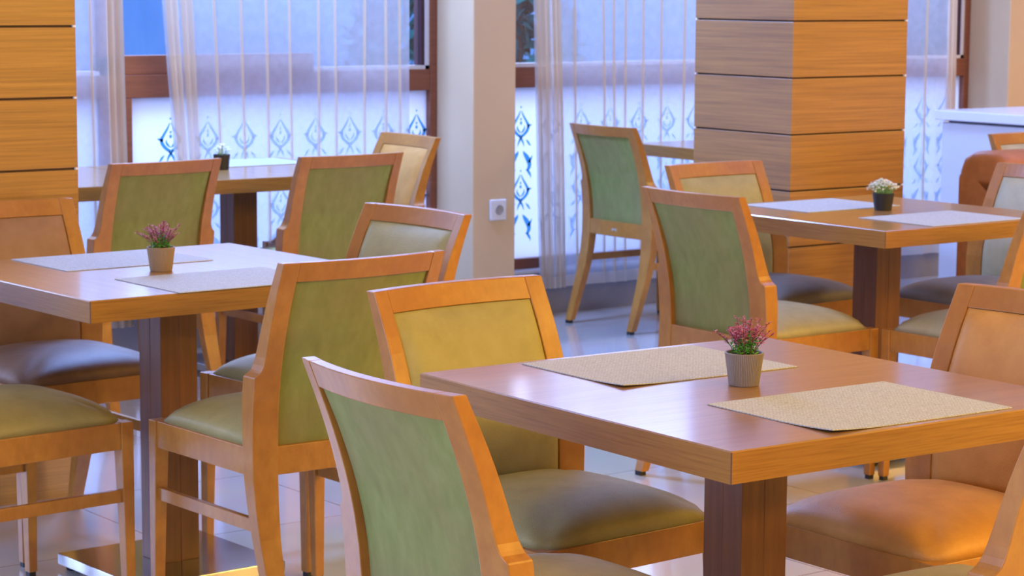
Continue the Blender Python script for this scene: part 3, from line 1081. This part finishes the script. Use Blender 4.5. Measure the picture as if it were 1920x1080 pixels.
def heather(loc, potmat, label, seed, ribs=True, r1=0.0335, r0=0.0265, h=0.058):
    g = random.Random(seed)
    t = empty('potted_heather', loc)
    tag(t, label, 'potted plant')
    obj('pot', pot_mesh(r1, r0, h, ribs), potmat, t)
    bm = bmesh.new()
    loft(bm, [[(r * math.cos(k * math.pi / 12), r * math.sin(k * math.pi / 12), z) for k in range(24)] for r, z in ((r1 - 0.006, h - 0.012), (r1 - 0.008, h - 0.006), (0.004, h - 0.003))])
    obj('moss', bm, M['soil'], t)
    st, lf, fl = bmesh.new(), bmesh.new(), bmesh.new()
    for k in range(26):
        a = k * 2.399963 + g.uniform(-.2, .2)
        q = math.sqrt((k + 0.5) / 26)
        base = Vector((0.020 * q * math.cos(a), 0.020 * q * math.sin(a), h - 0.006))
        H = g.uniform(0.040, 0.070) * (1.0 - 0.15 * q)
        lean = Vector((math.cos(a), math.sin(a), 0)) * (0.036 * q * g.uniform(0.5, 1.25))
        pts = [base + lean * (s * s) + Vector((0, 0, H * s)) for s in (0, .33, .66, 1)]
        tube(st, pts, 0.0008, 5, 0.7)
        for s in range(11):
            f = 0.04 + 0.055 * s
            p = base + lean * f * f + Vector((0, 0, H * f))
            b = g.uniform(0, 6.28)
            leaf(lf, p, (math.cos(b), math.sin(b), g.uniform(0.1, 0.9)), g.uniform(0.008, 0.014), 0.0021)
        for s in range(13):
            f = 0.47 + 0.043 * s
            p = base + lean * f * f + Vector((0, 0, H * f))
            for _ in range(2):
                b = g.uniform(0, 6.28)
                leaf(fl, p, (math.cos(b), math.sin(b), g.uniform(-0.1, 0.9)), g.uniform(0.0055, 0.0100), 0.0020)
    obj('stems', st, M['stem'], t)
    obj('leaves', lf, M['leaf'], t)
    obj('blossom', fl, M['pink'], t)
    return t


def white_plant(loc, label, seed, r1, r0, h, spread, height, leafmat, n=60):
    g = random.Random(seed)
    t = empty('potted_flower', loc)
    tag(t, label, 'potted plant')
    obj('pot', pot_mesh(r1, r0, h, False, 48), M['pot_black'], t, smooth=False)
    st, lf, fl = bmesh.new(), bmesh.new(), bmesh.new()
    for k in range(n):
        a = k * 2.399963
        q = math.sqrt((k + 0.5) / n)
        base = Vector((0.6 * r1 * q * math.cos(a), 0.6 * r1 * q * math.sin(a), h - 0.008))
        tip = Vector((spread * q * math.cos(a), spread * q * math.sin(a), h + height * (1 - 0.62 * q * q) * g.uniform(0.8, 1.05)))
        tube(st, [base, (base + tip) / 2 + Vector((0, 0, 0.004)), tip], 0.0008, 4)
        for s in range(3):
            p = base.lerp(tip, g.uniform(0.05, 0.55))
            b = g.uniform(0, 6.28)
            leaf(lf, p, (math.cos(b), math.sin(b), g.uniform(0.2, 1)), 0.010, 0.002)
        for s in range(9):
            b, e = g.uniform(0, 6.28), g.uniform(-0.4, 1)
            leaf(fl, tip + Vector((g.uniform(-.003, .003), g.uniform(-.003, .003), g.uniform(-.004, .002))), (math.cos(b), math.sin(b), e), g.uniform(0.006, 0.010), 0.0028)
    obj('stems', st, leafmat, t)
    obj('leaves', lf, leafmat, t)
    obj('blossom', fl, M['white_flower'], t)
    return t


heather((2.689, 2.964, 0.7502), M['pot_grey'], 'ribbed grey pot of pink heather on the nearest table', 11)
heather((2.616, 4.955, 0.7502), M['pot_beige'], 'beige pot of pink heather on the table before the green-backed chair', 23)
white_plant((5.178, 5.087, 0.7502), 'black pot of white flowers on the table before the pillar', 5, 0.0335, 0.0265, 0.053, 0.048, 0.043, M['leaf_pale'])
white_plant((4.239, 7.545, 0.7502), 'small black pot with a few pale flowers on the table by the curtain', 9, 0.031, 0.026, 0.056, 0.030, 0.040, M['leaf_pale'], 14)

# ------------------------------------------------------------------ white counter
k = empty('counter', (8.25, 5.6, 0))
tag(k, 'white counter with overhanging slab top behind the rust sofa', 'counter')
obj('body', boxm(-0.285, 0.30, -2.2, 1.86, 0.0, 0.815), M['counter'], k, bevel=0.003)
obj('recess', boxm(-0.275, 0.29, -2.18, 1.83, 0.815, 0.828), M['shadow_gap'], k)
obj('worktop', boxm(-0.315, 0.33, -2.25, 1.885, 0.828, 0.872), M['counter_top'], k, bevel=0.004)

# ------------------------------------------------------------------ sofa
def sofa():
    t = empty('sofa', (6.86, 5.42, 0))
    tag(t, 'rust suede banquette sofa with rolled back cushions beyond the sage chair', 'sofa')
    L = 0.76
    obj('back_frame', boxm(-L, L, 0.10, 0.22, 0.06, 0.79), M['sofa'], t, bevel=0.02, seg=3)
    obj('seat_base', boxm(-L, L, -0.40, 0.10, 0.06, 0.30), M['sofa'], t, bevel=0.015, seg=3)
    bm = bmesh.new()
    for sx in (-1, 1):
        for sy in (-0.35, 0.17):
            box(bm, sx * (L - 0.08) - 0.025, sx * (L - 0.08) + 0.025, sy - 0.025, sy + 0.025, 0, 0.06)
    obj('plinth', bm, M['rubber'], t)
    n = 6
    w = 2 * L / n
    for i in range(n):
        xc = -L + w * (i + 0.5)
        # back cushion with a rolled top that turns over forward
        bm = bmesh.new()
        prof = [(0.095, 0.32), (0.062, 0.33), (0.052, 0.45), (0.052, 0.60), (0.052, 0.72), (0.050, 0.757), (0.040, 0.764), (0.010, 0.768), (-0.010, 0.785), (-0.012, 0.815), (0.014, 0.845), (0.045, 0.866), (0.10, 0.872), (0.16, 0.866), (0.20, 0.845), (0.215, 0.81), (0.222, 0.77)]
        rings = []
        for j in range(25):
            u = math.sin((-1 + 2 * j / 24) * math.pi / 2)
            f = (1 - abs(u) ** 9) ** 0.5
            rings.append([(xc + u * w * 0.499, 0.12 + (y - 0.12) * (0.70 + 0.30 * f), 0.40 + (z - 0.40) * (0.90 + 0.10 * f)) for y, z in prof])
        loft(bm, rings)
        bmesh.ops.recalc_face_normals(bm, faces=bm.faces)
        obj('back_cushion', bm, M['sofa'], t, smooth=True)
    for i in range(2):
        xc = -L + L * (i + 0.5)
        obj('seat_cushion', boxm(xc - L / 2 + 0.004, xc + L / 2 - 0.004, -0.41, 0.03, 0.30, 0.43), M['sofa'], t, bevel=0.03, seg=4)
    return t


sofa()
